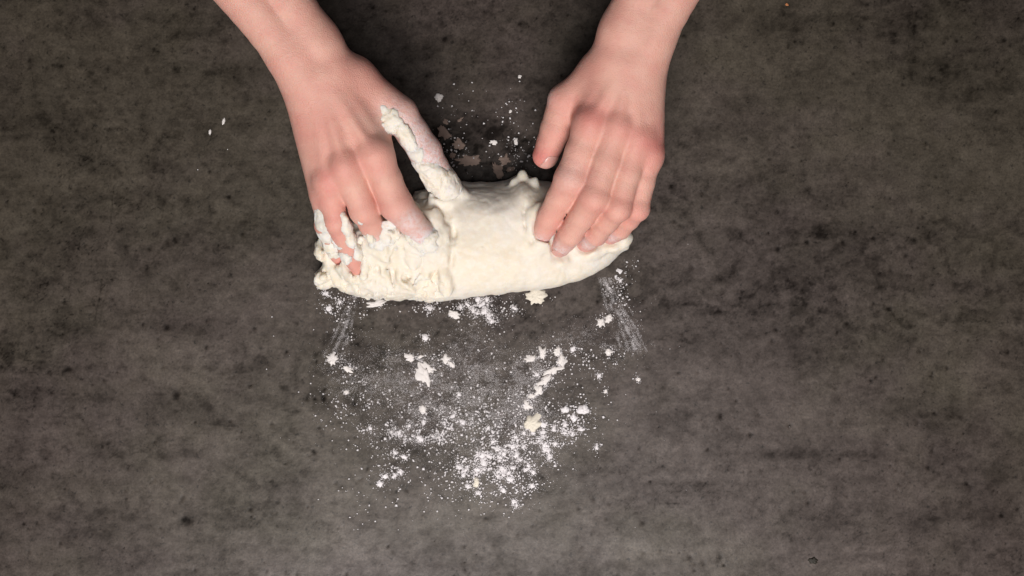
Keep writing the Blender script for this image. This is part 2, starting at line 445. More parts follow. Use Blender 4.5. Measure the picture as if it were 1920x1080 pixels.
def build_hand(D, h=0.11):
    W = P(*D['wrist'])
    fd = np.array([D['fdir'][0], -D['fdir'][1], 0]); fd /= np.linalg.norm(fd)
    fd3 = fd + np.array([0, 0, D['up']]); fd3 /= np.linalg.norm(fd3)
    side = np.array([-fd[1], fd[0], 0])
    allp = [P(*q[:3]) for f in list(D['fingers'].values()) + [D['thumb']] for q in f] + [W, W + fd3 * 27]
    lo = np.min(allp, 0) - 4; hi = np.max(allp, 0) + 4
    lo[2] = max(lo[2], 1.5)
    F = Field(lo, hi, h)
    # forearm: two bones' worth of volume side by side, swelling towards the elbow
    for s in (-1, 1):
        prev = None
        tt = np.linspace(-0.6, 27, 24)
        st_ = [-0.6, 2.2, 6, 12, 18, 24, 27]
        rs = np.interp(tt, st_, [1.62, 1.72, 1.95, 2.35, 2.7, 2.6, 2.3]); os_ = np.interp(tt, st_, [D['wristw'] * .95, D['wristw'], 1.12, 1.4, 1.6, 1.5, 1.3])
        for t, r, o in zip(tt, rs, os_):
            c = W + fd3 * t + side * s * o + np.array([0, 0, -0.1])
            if prev is not None: F.cone(prev[0], c, prev[1], r, .25 if t > 3 else 1.0)
            prev = (c, r)
    # palm: a metacarpal per finger
    fn = list(D['fingers'].values())
    kn = [P(*f[0][:3]) for f in fn]
    hv = np.mean(kn, 0) - W; hv /= np.linalg.norm(hv)
    sd = np.cross(hv, [0, 0, 1]); sd /= np.linalg.norm(sd)
    if np.dot(kn[0] - kn[3], sd) < 0: sd = -sd
    for i, f in enumerate(fn):
        b0 = W + hv * 1.2 + sd * (1.35 - 0.9 * i) + np.array([0, 0, -0.15 * abs(i - 1.2)])
        F.cone(b0, kn[i] - np.array([0, 0, 0.25]), 1.45, 1.12 - 0.05 * i, 1.3)
        F.cone(b0 - [0, 0, 1.0], kn[i] - np.array([0, 0, 1.0]), 1.2, 0.9, 1.3)   # palm side flesh
    th = D['thumb']
    # thumb muscle and web
    F.cone(W + hv * 1.0 + sd * 1.2 - [0, 0, .5], P(*th[0][:3]), 1.35, th[0][3], 1.2)
    F.cone(P(*th[0][:3]), P(*th[1][:3]), th[0][3], th[1][3], 1.0)
    F.cone(P(*th[0][:3]) + sd * 0.0, kn[0] * 0.72 + P(*th[1][:3]) * 0.28 - [0, 0, .7], 1.0, 0.62, 1.0)
    # tendons fanning over the back of the hand
    for i, f in enumerate(fn):
        b0 = W + hv * 1.4 + sd * (0.5 - 0.4 * i) + np.array([0, 0, 1.05])
        F.cone(b0, kn[i] + np.array([0, 0, f[0][3] - 0.28]), 0.16, 0.26, 0.7)
        F.cone(kn[i] + np.array([0, 0, .18]), kn[i] + hv * 0.2 + np.array([0, 0, .12]), f[0][3] - .08, f[0][3] - .1, 0.5)
    # fingers, kept apart from one another
    G = F.blank()
    for f in fn:
        g = F.blank(); g.chain(phal(f), 0.28)
        j = pts(f)[1]
        g.cone(j[0] + np.array([0, 0, .12]), j[0] + np.array([0, 0, .13]), j[1] - .03, j[1] - .03, 0.3)
        G.f = smin(G.f, g.f, 0.24)
    F.f = smin(F.f, G.f, 0.75)
    T = F.blank(); T.chain(phal(th[1:]), 0.3)
    F.f = smin(F.f, T.f, 0.35)
    X, Y, Z = F.grid()
    m = np.abs(F.f) < 0.6
    ii = np.argwhere(m)
    x, y, z = F.ax[0][ii[:, 0]], F.ax[1][ii[:, 1]], F.ax[2][ii[:, 2]]
    F.f[m] += 0.035 * fbm(x * 0.6, y * 0.6, z * 0.6, 3)
    # knuckle creases: shallow grooves across each finger joint
    for f in fn + [th[1:]]:
        j = pts(f)
        for k_ in range(1, len(j) - 1):
            d = (j[k_ + 1][0] - j[k_ - 1][0]); d /= np.linalg.norm(d)
            q = np.stack([x, y, z], 1) - j[k_][0]
            al = q @ d; rad = np.linalg.norm(q - al[:, None] * d, axis=1)
            w = np.clip(1 - np.abs(rad - j[k_][1]) / .35, 0, 1) * (q[:, 2] > 0) * (np.abs(al) < .6)
            F.f[m] += (0.022 * w * np.clip(np.cos(al * 2 * np.pi / 0.27 + 1.2 * vnoise(x * 2, y * 2, z * 2)) - .2, 0, 1)).astype(np.float32)
    return F, dict(W=W, kn=kn, fn=fn, th=th, hv=hv, sd=sd)

def skin_attrs(v, info, flour_spots, red_spots, side_red=0.0):
    red = np.zeros(len(v)); fl = np.zeros(len(v))
    def g(c, r): return np.exp(-(np.sum((v - c) ** 2, 1)) / r ** 2)
    for f in info['fn']:
        j = pts(f)
        red += 0.36 * g(j[0][0] + [0, 0, .8], 1.2) + 0.40 * g(j[1][0], 1.25) + 0.30 * g(j[2][0], 1.0) + 0.55 * g(j[3][0], 1.15)
    j = pts(info['th'])
    red += 0.22 * g(j[1][0], 1.5) + 0.30 * g(j[2][0], 1.2) + 0.85 * g(j[3][0] , 1.35)
    for (p, r, s) in red_spots: red += s * g(P(*p), r)
    nz = 0.5 + 0.5 * fbm(v[:, 0] * 0.7, v[:, 1] * 0.7, v[:, 2] * 0.7, 3)
    red = 1.25 * red * (0.55 + 0.9 * nz) + 0.22 * np.clip(nz - .3, 0, 1)
    for (p, r, s) in flour_spots: fl += s * g(P(*p), r)
    return {'red': np.clip(red, 0, 0.9), 'flour': np.clip(fl, 0, 1)}

FA, IA = build_hand(HAND_A)
FB, IB = build_hand(HAND_B)
vA, qA = FA.mesh()
vB, qB = FB.mesh()
arm_a = mesh_object('arm', vA, qA, M_SKIN, person, skin_attrs(vA, IA,
    [((790, 440, 6), 1.5, 1.0), ((765, 410, 8), 1.0, .7), ((806, 462, 5), 1.3, 1.0), ((785, 260, 8.0), 1.7, .75), ((745, 220, 9), 1.5, .55), ((826, 340, 6), 1.7, 1.0), ((808, 300, 7.6), 1.4, .7), ((700, 445, 6), .8, .5)],
    [((590, 230, 9.5), 2.2, .25), ((700, 140, 9.5), 2.2, .22), ((560, 120, 10), 2.0, .18)]))
arm_a['label'] = 'right forearm and hand, fingers sunk in dough and caked with it'
arm_b = mesh_object('arm', vB, qB, M_SKIN, person, skin_attrs(vB, IB,
    [((1012, 452, 5), .8, .6), ((1050, 470, 5), .9, .75), ((1095, 462, 5), .9, .7), ((1143, 448, 5), .8, .7), ((1070, 330, 9.8), 1.2, .2), ((1030, 180, 8), .7, .4)],
    [((1100, 215, 10), 1.6, .35), ((1230, 280, 8.8), 1.8, .3), ((1010, 300, 6.5), 1.2, .5), ((1100, 120, 9.5), 1.8, .2)]))
arm_b['label'] = 'left forearm and hand, clean skinned, fingertips pressed into dough'

# fingernails: thin plates lying on the finger ends
def nail(F, parent, tip, prev, upv, r, ln):
    tip, prev = P(*tip), P(*prev)
    d = tip - prev; d = d / np.linalg.norm(d)
    up = np.array(upv, float); up = up - d * (up @ d); up /= np.linalg.norm(up)
    s = np.cross(d, up)
    c = tip + up * r * 0.9 + d * r * 0.25
    N_ = Field(c - 1.3, c + 1.3, 0.05)
    X, Y, Z = np.meshgrid(*N_.ax, indexing='ij')
    q = np.stack([X - c[0], Y - c[1], Z - c[2]], -1)
    u, w, t = q @ d, q @ s, q @ up
    p = np.stack([X, Y, Z], -1).reshape(-1, 3)
    sk = F.sample(p).reshape(X.shape)
    e = (np.abs(u / ln) ** 3 + np.abs(w / (r * .74)) ** 3) ** (1 / 3) - 1
    N_.f = np.maximum(np.maximum(np.abs(sk) - 0.045, e * 0.5), -t - r * .75).astype(np.float32)
    v, qd = N_.mesh()
    if len(v): mesh_object('fingernail', v, qd, M_NAIL, parent)
nail(FB, arm_b, HAND_B['thumb'][3][:3], HAND_B['thumb'][2][:3], (0.75, -0.1, 0.75), .93, .68)
nail(FB, arm_b, HAND_B['fingers']['index'][3][:3], HAND_B['fingers']['index'][2][:3], (-0.1, -0.45, 0.8), .70, .55)
nail(FB, arm_b, HAND_B['fingers']['middle'][3][:3], HAND_B['fingers']['middle'][2][:3], (-0.2, -0.5, 0.8), .70, .55)

# dough stuck to the hand: lumps that hug the skin
def stuck(F, parent, lumps, h, amp, name='dough_smear', thick=0.3, seed=0.0):
    """lumps: (px, py, z, radius, stretch_x, stretch_y, angle)"""
    cs = [P(*l[:3]) for l in lumps]
    lo = np.min(cs, 0) - 1.8; hi = np.max(cs, 0) + 1.8
    S = Field(lo, hi, h)
    X, Y, Z = np.meshgrid(*S.ax, indexing='ij')
    f = np.full(X.shape, 4.0)
    for c, l in zip(cs, lumps):
        r, ax_, ay_, an = l[3:]
        ca, sa = math.cos(an), math.sin(an)
        u = ((X - c[0]) * ca + (Y - c[1]) * sa) / ax_; w = (-(X - c[0]) * sa + (Y - c[1]) * ca) / ay_; t = (Z - c[2])
        f = smin(f, np.sqrt(u * u + w * w + t * t) - r, 0.35)
    n1 = fbm(X * 1.0 + seed, Y * 0.8, Z * 0.9, 5, 0.60)
    n2 = np.abs(fbm(X * 1.8 + seed, Y * 1.0, Z * 1.4 + 9, 3, 0.5))
    f = f + amp * 1.6 * n1 + .10 * fbm(X * 4 + seed, Y * 4, Z * 4, 2)
    sk = F.sample(np.stack([X, Y, Z], -1).reshape(-1, 3)).reshape(X.shape)
    lump = f
    f = sk - thick * np.clip(-lump / .45, -.5, 1) * (1 + .9 * n1) + .05 * n2
    f = np.maximum(f, lump * .5)
    f = np.maximum(f, -(sk + 0.35))
    S.f = f.astype(np.float32)
    v, q = S.mesh()
    if len(v):
        return mesh_object(name, v, q, M_DOUGH, parent, {'floury': np.clip(0.4 + 0.8 * fbm(v[:, 0], v[:, 1], v[:, 2], 2), 0, 1)})

a = math.radians(-57)
o = stuck(FA, arm_a, [(724, 209, 9.0, .55, 1.6, .8, a), (740, 228, 9.1, .95, 1.5, 1, a), (755, 250, 8.9, 1.0, 1.5, 1, a), (762, 268, 8.5, .75, 1.3, .9, a)], 0.07, .5, thick=.36)
o['label'] = 'ragged patch of dough in the crease beside the thumb'
o = stuck(FA, arm_a, [(777, 290, 8.1, .7, 1.4, .8, a), (768, 280, 8.0, .5, 1.3, .8, a), (790, 282, 8.4, .4, 1.5, .8, a)], 0.07, .45, thick=.26, seed=21)
o['label'] = 'thin crust of dough on the middle of the thumb'
o = stuck(FA, arm_a, [(797, 318, 7.5, .9, 1.3, 1, a), (812, 338, 6.7, 1.2, 1.3, 1.1, a), (836, 352, 5.6, 1.4, 1.2, 1.1, a), (858, 362, 4.6, 1.3, 1, 1, a), (806, 352, 5.6, .9, 1, 1, a)], 0.07, .5, thick=.42, seed=33)
o['label'] = 'thick crumbly dough caking the end of the thumb'
o = stuck(FA, arm_a, [(812, 462, 5.4, 1.0, 1.2, 1, a), (832, 458, 4.9, .9, 1.2, 1, a), (792, 470, 5.2, .9, 1.2, 1, a), (772, 448, 6.2, .55, 1.5, .8, a), (822, 446, 5.6, .7, 1.3, 1, a)], 0.07, .55, thick=.55, seed=41)
o['label'] = 'floury dough caking the tip of the index finger'
b_ = math.radians(-70)
o = stuck(FA, arm_a, [(607, 396, 7.0, .8, 1.2, .9, b_), (609, 416, 6.6, 1.0, 1.1, .95, b_), (613, 436, 5.6, .9, 1, .95, b_), (622, 460, 4.6, .8, 1, 1, b_)], 0.075, .14, thick=.7, seed=5)
o['label'] = 'pale lump of dough on the little finger'
o = stuck(FA, arm_a, [(646, 408, 7.8, .45, 1.3, .75, b_), (651, 428, 7.1, .75, 1.2, .75, b_), (659, 450, 6.2, .72, 1.2, .75, b_), (670, 474, 5.0, .7, 1.1, .8, b_), (682, 500, 4.2, .5, 1.5, .7, b_)], 0.075, .16, thick=.8, seed=9)
o['label'] = 'long lump of dough between ring and middle fingers'
o = stuck(FA, arm_a, [(728, 425, 7.0, .5, 1.2, .9, a), (735, 448, 6.2, .85, 1.3, 1, a), (748, 472, 5.2, .9, 1.2, 1, a), (714, 462, 5.4, .8, 1.1, 1, a), (790, 470, 5.0, .7, 1.1, 1, a)], 0.075, .22, thick=.8, seed=15)
o['label'] = 'torn dough squeezed between index and middle fingers'

o = stuck(FA, arm_a, [(690, 446, 6.4, .6, 1.5, .8, a), (698, 468, 5.2, .8, 1.2, 1, a), (676, 420, 8.3, .35, 1.6, .7, a)], 0.07, .5, thick=.5, seed=52)
o['label'] = 'crumbly dough over the end of the middle finger'
o = stuck(FA, arm_a, [(634, 452, 5.8, .6, 1.4, .9, b_), (648, 482, 5.2, .6, 1.3, .9, b_), (626, 478, 4.4, .8, 1, 1, b_)], 0.07, .5, thick=.5, seed=61)
o['label'] = 'torn dough between the little and ring fingers'

# ------------------------------------------------------------------ the dough
def build_dough():
    out = [(588, 512), (590, 532), (604, 541), (622, 538), (640, 546), (668, 556), (700, 561), (745, 566), (790, 567), (840, 563), (900, 556),
           (960, 549), (1010, 543), (1055, 535), (1092, 524), (1120, 511), (1142, 496), (1160, 478), (1180, 467), (1184, 452), (1178, 438), (1160, 428),
           (1130, 400), (1095, 370), (1060, 352), (1030, 338), (1012, 337), (990, 329), (975, 326), (962, 331), (948, 338), (925, 342), (895, 341), (868, 340), (850, 334), (828, 338),
           (800, 352), (760, 372), (700, 388), (640, 392), (612, 398), (602, 420), (608, 440), (594, 452), (590, 470), (594, 488), (606, 494), (596, 506)]
    pl = [P(x, y, 1.6)[:2] for x, y in out]
    lo = np.array([P(575, 0)[0], P(0, 580)[1], -0.15]); hi = np.array([P(1200, 0)[0], P(0, 305)[1], 7.6])
    S = Field(lo, hi, 0.115)
    X2, Y2 = np.meshgrid(S.ax[0], S.ax[1], indexing='ij')
    d = seg_dist(X2, Y2, pl + [pl[0]])
    ins = np.zeros(X2.shape, bool)
    for (x0, y0), (x1, y1) in zip(pl, pl[1:] + [pl[0]]):
        if y0 == y1: continue
        c = ((y0 > Y2) != (y1 > Y2)) & (X2 < (x1 - x0) * (Y2 - y0) / (y1 - y0) + x0)
        ins ^= c
    d = np.where(ins, -d, d)
    zz = np.zeros_like(X2)
    left = np.clip((P(850, 0)[0] - X2) / 2.5, 0, 1)               # torn, lumpy side under the right hand
    right = np.clip((X2 - P(1000, 0)[0]) / 3.0, 0, 1)
    d += 0.10 * fbm(X2 * 0.9, Y2 * 0.9, zz + 2, 3) + (.06 + .16 * left) * fbm(X2 * 1.5, Y2 * 1.5, zz + 5, 3)
    def g2(px, py, rx, ry):
        c = P(px, py, 4); return np.exp(-((X2 - c[0]) / (rx / PXCM)) ** 2 - ((Y2 - c[1]) / (ry / PXCM)) ** 2)
    Hd = 4.5 + 0.9 * g2(930, 420, 95, 70) + 0.25 * g2(900, 480, 60, 30) - 0.7 * g2(1100, 480, 110, 40) - 0.5 * right - 1.5 * g2(620, 520, 50, 40) \
        + 1.0 * g2(690, 450, 70, 40) + .7 * g2(790, 455, 60, 40) - .5 * g2(760, 530, 110, 22) + .5 * g2(985, 350, 20, 26)
    Hd += 0.14 * fbm(X2 * 0.35, Y2 * 0.45, zz + 1.0, 3) + left * 0.55 * fbm(X2 * 1.0, Y2 * 0.6, zz + 11, 3)
    R = 3.1 - 0.7 * right - 1.0 * left
    a = np.maximum(R + d, 0) / R
    z = S.ax[2][None, None, :]
    z0 = 1.1
    bb = np.where(z > z0, (z - z0) / (Hd[..., None] - z0), (z0 - z) / 1.9)
    f = (np.sqrt(a[..., None] ** 2 + bb ** 2) - 1) * 2.4
    S.f = f.astype(np.float32)
    X, Y, Z = np.meshgrid(*S.ax, indexing='ij')
    # torn tongues and lumps, mostly around the buried right hand
    L = np.full(X.shape, 4.0, np.float32)
    lr = np.random.default_rng(5)
    lumps = []
    for i in range(24):
        px, py = lr.uniform(600, 850), lr.uniform(400, 528)
        lumps.append((px, py, lr.uniform(.42, .75), lr.uniform(1.3, 2.3), math.radians(lr.uniform(-88, -52))))
    lumps += [(600, 470, .62, 1.3, 1.4), (604, 440, .5, 1.2, 1.2), (600, 520, .5, 1.5, .3), (650, 430, .5, 1.6, -1.2), (980, 335, .5, 1.6, 1.6), (1000, 345, .45, 1.4, 1.2), (965, 345, .4, 1.4, 1.7),
              (1165, 452, .75, 1.5, .5), (1120, 470, .6, 1.8, .35), (846, 352, .8, 1.5, -.9), (862, 366, .7, 1.5, -.9), (835, 372, .6, 1.6, -1.1), (858, 420, .4, 2.2, -1.4), (1045, 350, .5, 1.3, .5)]
    for px, py, r, st, an in lumps:
        c0 = P(px, py, 4)
        i, j = int((c0[0] - lo[0]) / S.h), int((c0[1] - lo[1]) / S.h)
        if not (0 <= i < S.n[0] and 0 <= j < S.n[1]): continue
        colz = S.f[i, j]; top = S.ax[2][np.where(colz < 0)[0][-1]] if (colz < 0).any() else 1.2
        c = np.array([c0[0], c0[1], top + lr.uniform(-.30, .05)])
        m = r * st + 0.8; sl = S.sl(c - m, c + m)
        gx, gy, gz = S.grid(sl); ca, sa = math.cos(an), math.sin(an)
        u = ((gx - c[0]) * ca + (gy - c[1]) * sa) / st; w = -(gx - c[0]) * sa + (gy - c[1]) * ca
        q = np.sqrt(u * u + w * w + ((gz - c[2]) / .8) ** 2) - r
        S.f[sl] = smin(S.f[sl], q.astype(np.float32), 0.30)
    for px, py, rx, ry, dz in [(851, 440, 7, 17, .9), (846, 492, 5, 20, .5), (762, 522, 12, 9, .6), (815, 520, 9, 13, .7), (706, 505, 8, 14, .6), (700, 475, 7, 12, .6), (985, 420, 5, 26, .5), (636, 492, 8, 10, .5), (735, 515, 5, 14, .5), (880, 345, 30, 5, .3)]:
        c0 = P(px, py, 4.5); i, j = int((c0[0] - lo[0]) / S.h), int((c0[1] - lo[1]) / S.h)
        colz = S.f[i, j]; c0[2] = S.ax[2][np.where(colz < 0)[0][-1]] + .1
        sl = S.sl(c0 - 2, c0 + 2); gx, gy, gz = S.grid(sl)
        q = (np.sqrt(((gx - c0[0]) * PXCM / rx) ** 2 + ((gy - c0[1]) * PXCM / ry) ** 2 + ((gz - c0[2]) / dz) ** 2) - 1) * min(rx, ry) / PXCM
        S.f[sl] = smax(S.f[sl], -q.astype(np.float32), 0.25)
    # fingers push the dough up around them
    for F in (FA, FB):
        sl = S.sl(F.lo, F.lo + F.h * (F.n - 1))
        gx, gy, gz = np.meshgrid(*[S.ax[i][sl[i]] for i in range(3)], indexing='ij')
        hs = F.sample(np.stack([gx, gy, gz], -1).reshape(-1, 3)).reshape(gx.shape)
        n = 0.5 + 0.9 * fbm(gx * .8, gy * .8, gz * .8, 2)
        zf = np.clip((6.2 - gz) / 1.2, 0, 1)
        S.f[sl] = S.f[sl] - 0.75 * n * np.exp(-((hs - .35) / .45) ** 2) * zf + 0.12 * np.exp(-((hs - .02) / .16) ** 2)
    m = np.abs(S.f) < 1.0
    ii = np.argwhere(m)
    x, y, z = S.ax[0][ii[:, 0]], S.ax[1][ii[:, 1]], S.ax[2][ii[:, 2]]
    lf = np.clip((P(860, 0)[0] - x) / 3, 0, 1)
    nz = (.04 + .06 * lf) * fbm(x * .9, y * .9, z * .9, 3) + (.03 + .10 * lf) * fbm(x * 1.6, y * 1.0, z * 1.3, 4, .5) + .02 * fbm(x * 4, y * 4, z * 4, 3)
    cr = np.abs(fbm(x * .9 + 3, y * .5, z * .6, 3, .5))
    nz += (.02 + .20 * lf) * np.clip(1 - cr / .13, 0, 1) ** 1.5                # creases and tears
    cr2 = np.abs(fbm(x * .45 + 7, y * .6, z * .6, 3, .5))
    nz += .015 * np.clip(1 - cr2 / .05, 0, 1) * (1 - lf)
    S.f[m] += nz.astype(np.float32)
    S.f[:, :, 0] = np.maximum(S.f[:, :, 0], 0.05)
    v, q = S.mesh()
    fl = np.clip(0.15 + .5 * fbm(v[:, 0] * .4, v[:, 1] * .4, v[:, 2] * .4, 3) + 0.5 * np.clip((2.6 - v[:, 2]) / 2.6, 0, 1), 0, 1)
    o = mesh_object('bread_dough', v, q, M_DOUGH, None, {'floury': fl})
    tag(o, 'cream coloured slab of bread dough, torn and lumpy at its left end, under both hands', 'dough')
build_dough()

# ------------------------------------------------------------------ crumbs, flakes and flour on the worktop
def flake_mesh(name, w, d, h, seed, rough=0.35, spikes=0, grit=0.32, segs=34):
    """irregular low lump with a ragged outline, centred on its base (cm)"""
    r = np.random.default_rng(seed)
    ph = r.uniform(0, 6.28, 8); am = r.uniform(.3, 1, 8)
    th = np.linspace(0, 2 * np.pi, segs, endpoint=False)
    rad = 1 + rough * sum(am[k] / (k + 1.2) ** 1.45 * np.sin((k + 1) * th + ph[k]) for k in range(7)) 
    jit = np.convolve(np.r_[(q_ := r.uniform(-1, 1, segs)), q_[:3]], [.62, .38], 'valid')[:segs]
    rad = rad * (1 + (.10 + rough * .75) * jit)
    if spikes: rad += .36 * np.clip(np.cos(spikes * th + ph[0] + .8 * np.sin(th + ph[1])), -0.3, 1) ** 3 * (.6 + .6 * np.sin(th + ph[2]) ** 2)
    rad = np.clip(rad, .3, 1.9)
    V = [(0, 0, h * r.uniform(.8, 1.0))]; Fq = []
    prof = [(.38, 1.0), (.72, .88), (.95, .5), (1.0, 0.0)]
    for q, (pr, ht) in enumerate(prof):
        for i in range(segs):
            k = pr * ((.25 + .75 * rad[i]) if q == 2 else rad[i] if q == 3 else (.6 + .4 * rad[(i + 5 * (2 - q)) % segs]))
            jz = 1 + grit * r.uniform(-1, 1) if q < 3 else 1
            V.append((math.cos(th[i]) * k * w / 2, math.sin(th[i]) * k * d / 2, h * ht * jz))
    for i in range(segs):
        j = (i + 1) % segs
        Fq.append((0, 1 + i, 1 + j, 1 + j))
    tri = [(0, 1 + i, 1 + (i + 1) % segs) for i in range(segs)]
    me = bpy.data.meshes.new(name)
    quads = [(1 + q * segs + i, 1 + (q + 1) * segs + i, 1 + (q + 1) * segs + (i + 1) % segs, 1 + q * segs + (i + 1) % segs) for q in range(3) for i in range(segs)]
    me.from_pydata([tuple(c / 100 for c in v) for v in V], [], tri + quads)
    me.polygons.foreach_set('use_smooth', np.full(len(me.polygons), True))
    me.update(); return me
def place(name, px, py, wpx, dpx, h, mat, label, cat, seed, rot=0.0, group=None, **kw):
    me = flake_mesh(name, wpx / PXCM, dpx / PXCM, h, seed, **kw)
    me.materials.append(mat)
    o = bpy.data.objects.new(name, me); col.objects.link(o)
    p = P(px, py, 0); o.location = (p[0] / 100, p[1] / 100, -0.00005); o.rotation_euler = (0, 0, rot)
    return tag(o, label, cat, group)

GF = 'dough scraps lying on the worktop'
FL = [  # px, py, w, d, h(cm), label, seed, rot, rough, spikes, material
    (1005, 556, 32, 30, .35, 'cream star shaped dough scrap poking out under the front edge of the dough', 3, .4, .3, 5, M_CREAM),
    (993, 794, 31, 23, .40, 'cream ragged dough flake in the middle of the scattered flour', 12, 0, .5, 0, M_CREAM),
    (797, 704, 24, 34, .25, 'largest white dough scrap in the hand smudged flour, ragged with a hole side', 21, .3, .55, 0, M_FLAKE),
    (800, 688, 26, 16, .2, 'ragged white scrap joining the top of the largest scrap', 22, -.6, .6, 0, M_FLAKE),
    (770, 670, 17, 12, .22, 'small white scrap up and left of the largest scrap', 23, 0, .4, 0, M_FLAKE),
    (787, 669, 11, 6, .15, 'thin slanting white sliver between the small and the largest scrap', 24, .6, .4, 0, M_FLAKE),
    (835, 674, 14, 16, .2, 'white scrap to the right of the largest scrap, at the end of a trail', 25, .2, .6, 0, M_FLAKE),
    (846, 682, 14, 8, .18, 'slim white scrap tailing off the one right of the largest scrap', 26, -.7, .5, 0, M_FLAKE),
    (793, 767, 12, 17, .25, 'upright oblong dough flake below the largest scrap', 27, -.1, .3, 0, M_FLAKE),
    (894, 905, 11, 17, .3, 'cream upright dough crumb near the lower end of the flour', 28, -.1, .3, 0, M_CREAM),
    (708, 571, 30, 11, .2, 'long flat flour scrap just under the front edge of the dough, left part', 31, .1, .5, 0, M_FLAKE),
    (852, 588, 22, 12, .22, 'white scrap a little way below the middle of the dough front', 33, -.2, .5, 0, M_FLAKE),
    (624, 675, 22, 17, .28, 'white heap of scraps at the lower end of the left flour streak', 34, .5, .6, 0, M_FLAKE),
    (650, 690, 18, 10, .2, 'flat white scrap beside the heap that ends the left flour streak', 35, -.3, .6, 0, M_FLAKE),
    (649, 735, 10, 8, .2, 'lone white crumb on the left border of the flour, below the streak heap', 36, 0, .35, 0, M_FLAKE),
    (1127, 604, 15, 16, .35, 'rounded white lump left of the right flour streak', 37, 0, .3, 0, M_FLAKE),
    (1141, 595, 15, 14, .3, 'rough white lump touching the right flour streak', 38, .6, .5, 0, M_FLAKE),
    (1141, 658, 13, 12, .35, 'round white crumb below the right flour streak lumps', 39, 0, .3, 0, M_FLAKE),
    (995, 673, 23, 10, .22, 'flat slanting white scrap at the left start of the curved flour ridge', 41, .25, .5, 0, M_FLAKE),
    (1018, 662, 13, 20, .3, 'pointed white scrap standing inside the curved flour ridge', 42, -.2, .5, 0, M_FLAKE),
    (1045, 658, 15, 16, .3, 'white scrap at the upper tip of the curved flour ridge', 43, .4, .6, 0, M_FLAKE),
    (1052, 676, 13, 22, .3, 'white scrap on the outer bend of the curved flour ridge', 44, -.2, .5, 0, M_FLAKE),
    (1037, 693, 30, 12, .28, 'broad white scrap under the bend of the curved flour ridge', 45, .45, .55, 0, M_FLAKE),
    (1025, 712, 30, 13, .3, 'thick white scrap midway down the curved flour ridge', 46, .7, .5, 0, M_FLAKE),
    (1012, 729, 16, 12, .25, 'white scrap low on the curved flour ridge', 47, .9, .5, 0, M_FLAKE),
    (996, 742, 13, 9, .22, 'small white scrap at the lower end of the curved flour ridge', 48, .2, .4, 0, M_FLAKE),
    (987, 758, 14, 16, .2, 'crumbly white scrap just past the lower end of the curved flour ridge', 49, .2, .7, 0, M_FLAKE),
    (823, 183, 14, 17, .25, 'round pale crumb on the dark top between the two wrists', 51, 0, .2, 0, M_FLAKE),
    (832, 247, 24, 30, .12, 'dull pinkish scrap of dried dough beside the doughy thumb', 52, .3, .5, 0, M_GREY),
    (835, 230, 14, 9, .1, 'small dull scrap above the pinkish dried scrap by the thumb', 53, -.4, .4, 0, M_GREY),
    (861, 226, 14, 6, .1, 'thin grey sliver of dough right of the doughy thumb', 54, .7, .5, 0, M_GREY),
    (849, 291, 15, 13, .15, 'rounded dull lump close behind the dough by the thumb', 55, .1, .35, 0, M_GREY),
    (864, 273, 26, 20, .07, 'thin brownish smear flake behind the dough, above the long smear', 56, -.5, .6, 0, M_GREY),
    (886, 301, 52, 24, .06, 'long brownish smear of dough paste in the shade behind the dough', 57, .1, .55, 0, M_GREY),
    (930, 318, 18, 34, .12, 'forked grey scrap of dough paste behind the dough, leaning left', 58, .5, .6, 4, M_GREY),
    (948, 300, 28, 20, .12, 'grey crumpled paste scrap behind the dough near the clean thumb', 59, .4, .6, 0, M_GREY),
    (956, 317, 26, 8, .12, 'narrow grey paste scrap along the back edge of the dough', 60, .3, .5, 0, M_GREY),
    (967, 265, 8, 12, .2, 'oval pale crumb to the left of the clean thumb', 61, 0, .2, 0, M_FLAKE),
    (927, 266, 13, 8, .15, 'flat greyish crumb left of the oval pale crumb', 62, 0, .4, 0, M_FLAKE),
    (975, 143, 7, 6, .15, 'tiny white crumb on the bare top between the wrists, right', 63, 0, .3, 0, M_FLAKE),
    (957, 209, 5, 7, .12, 'tiny white crumb left of the clean hand thumb base', 64, -.4, .3, 0, M_FLAKE),
    (419, 228, 5, 13, .1, 'upper of two white slivers on bare worktop left of the arm', 65, -.25, .2, 0, M_FLAKE),
    (394, 248, 5, 9, .1, 'lower of two white slivers on bare worktop left of the arm', 66, -.1, .2, 0, M_FLAKE),
    (1197, 711, 8, 8, .2, 'white crumb farthest right of the flour, alone on the bare top', 67, 0, .3, 0, M_FLAKE),
    (1136, 733, 5, 9, .15, 'small white sliver right of the curved flour ridge', 68, -.4, .2, 0, M_FLAKE),
    (1525, 1051, 15, 12, .2, 'black olive coloured crumb near the lower edge of the worktop', 69, .3, .4, 0, M_DARK),
    (1475, 8, 6, 5, .1, 'tiny orange crumb at the far edge of view right of the arm', 70, 0, .3, 0, M_ORANGE),
]
for (px, py, w, d, h, lab, sd_, rt, rg, sp, mt) in FL:
    nm = 'dough_crumb' if max(w, d) <= 18 else 'dough_flake'
    if mt in (M_DARK, M_ORANGE): nm = 'food_crumb'
    gs = .82 if mt is M_GREY else 1.04
    place(nm, px, py, w * gs, d * gs, h * .62, mt, lab, 'crumb' if 'crumb' in nm else 'dough scrap', sd_, rt, GF if nm != 'food_crumb' else None, rough=rg * 1.15, spikes=sp)

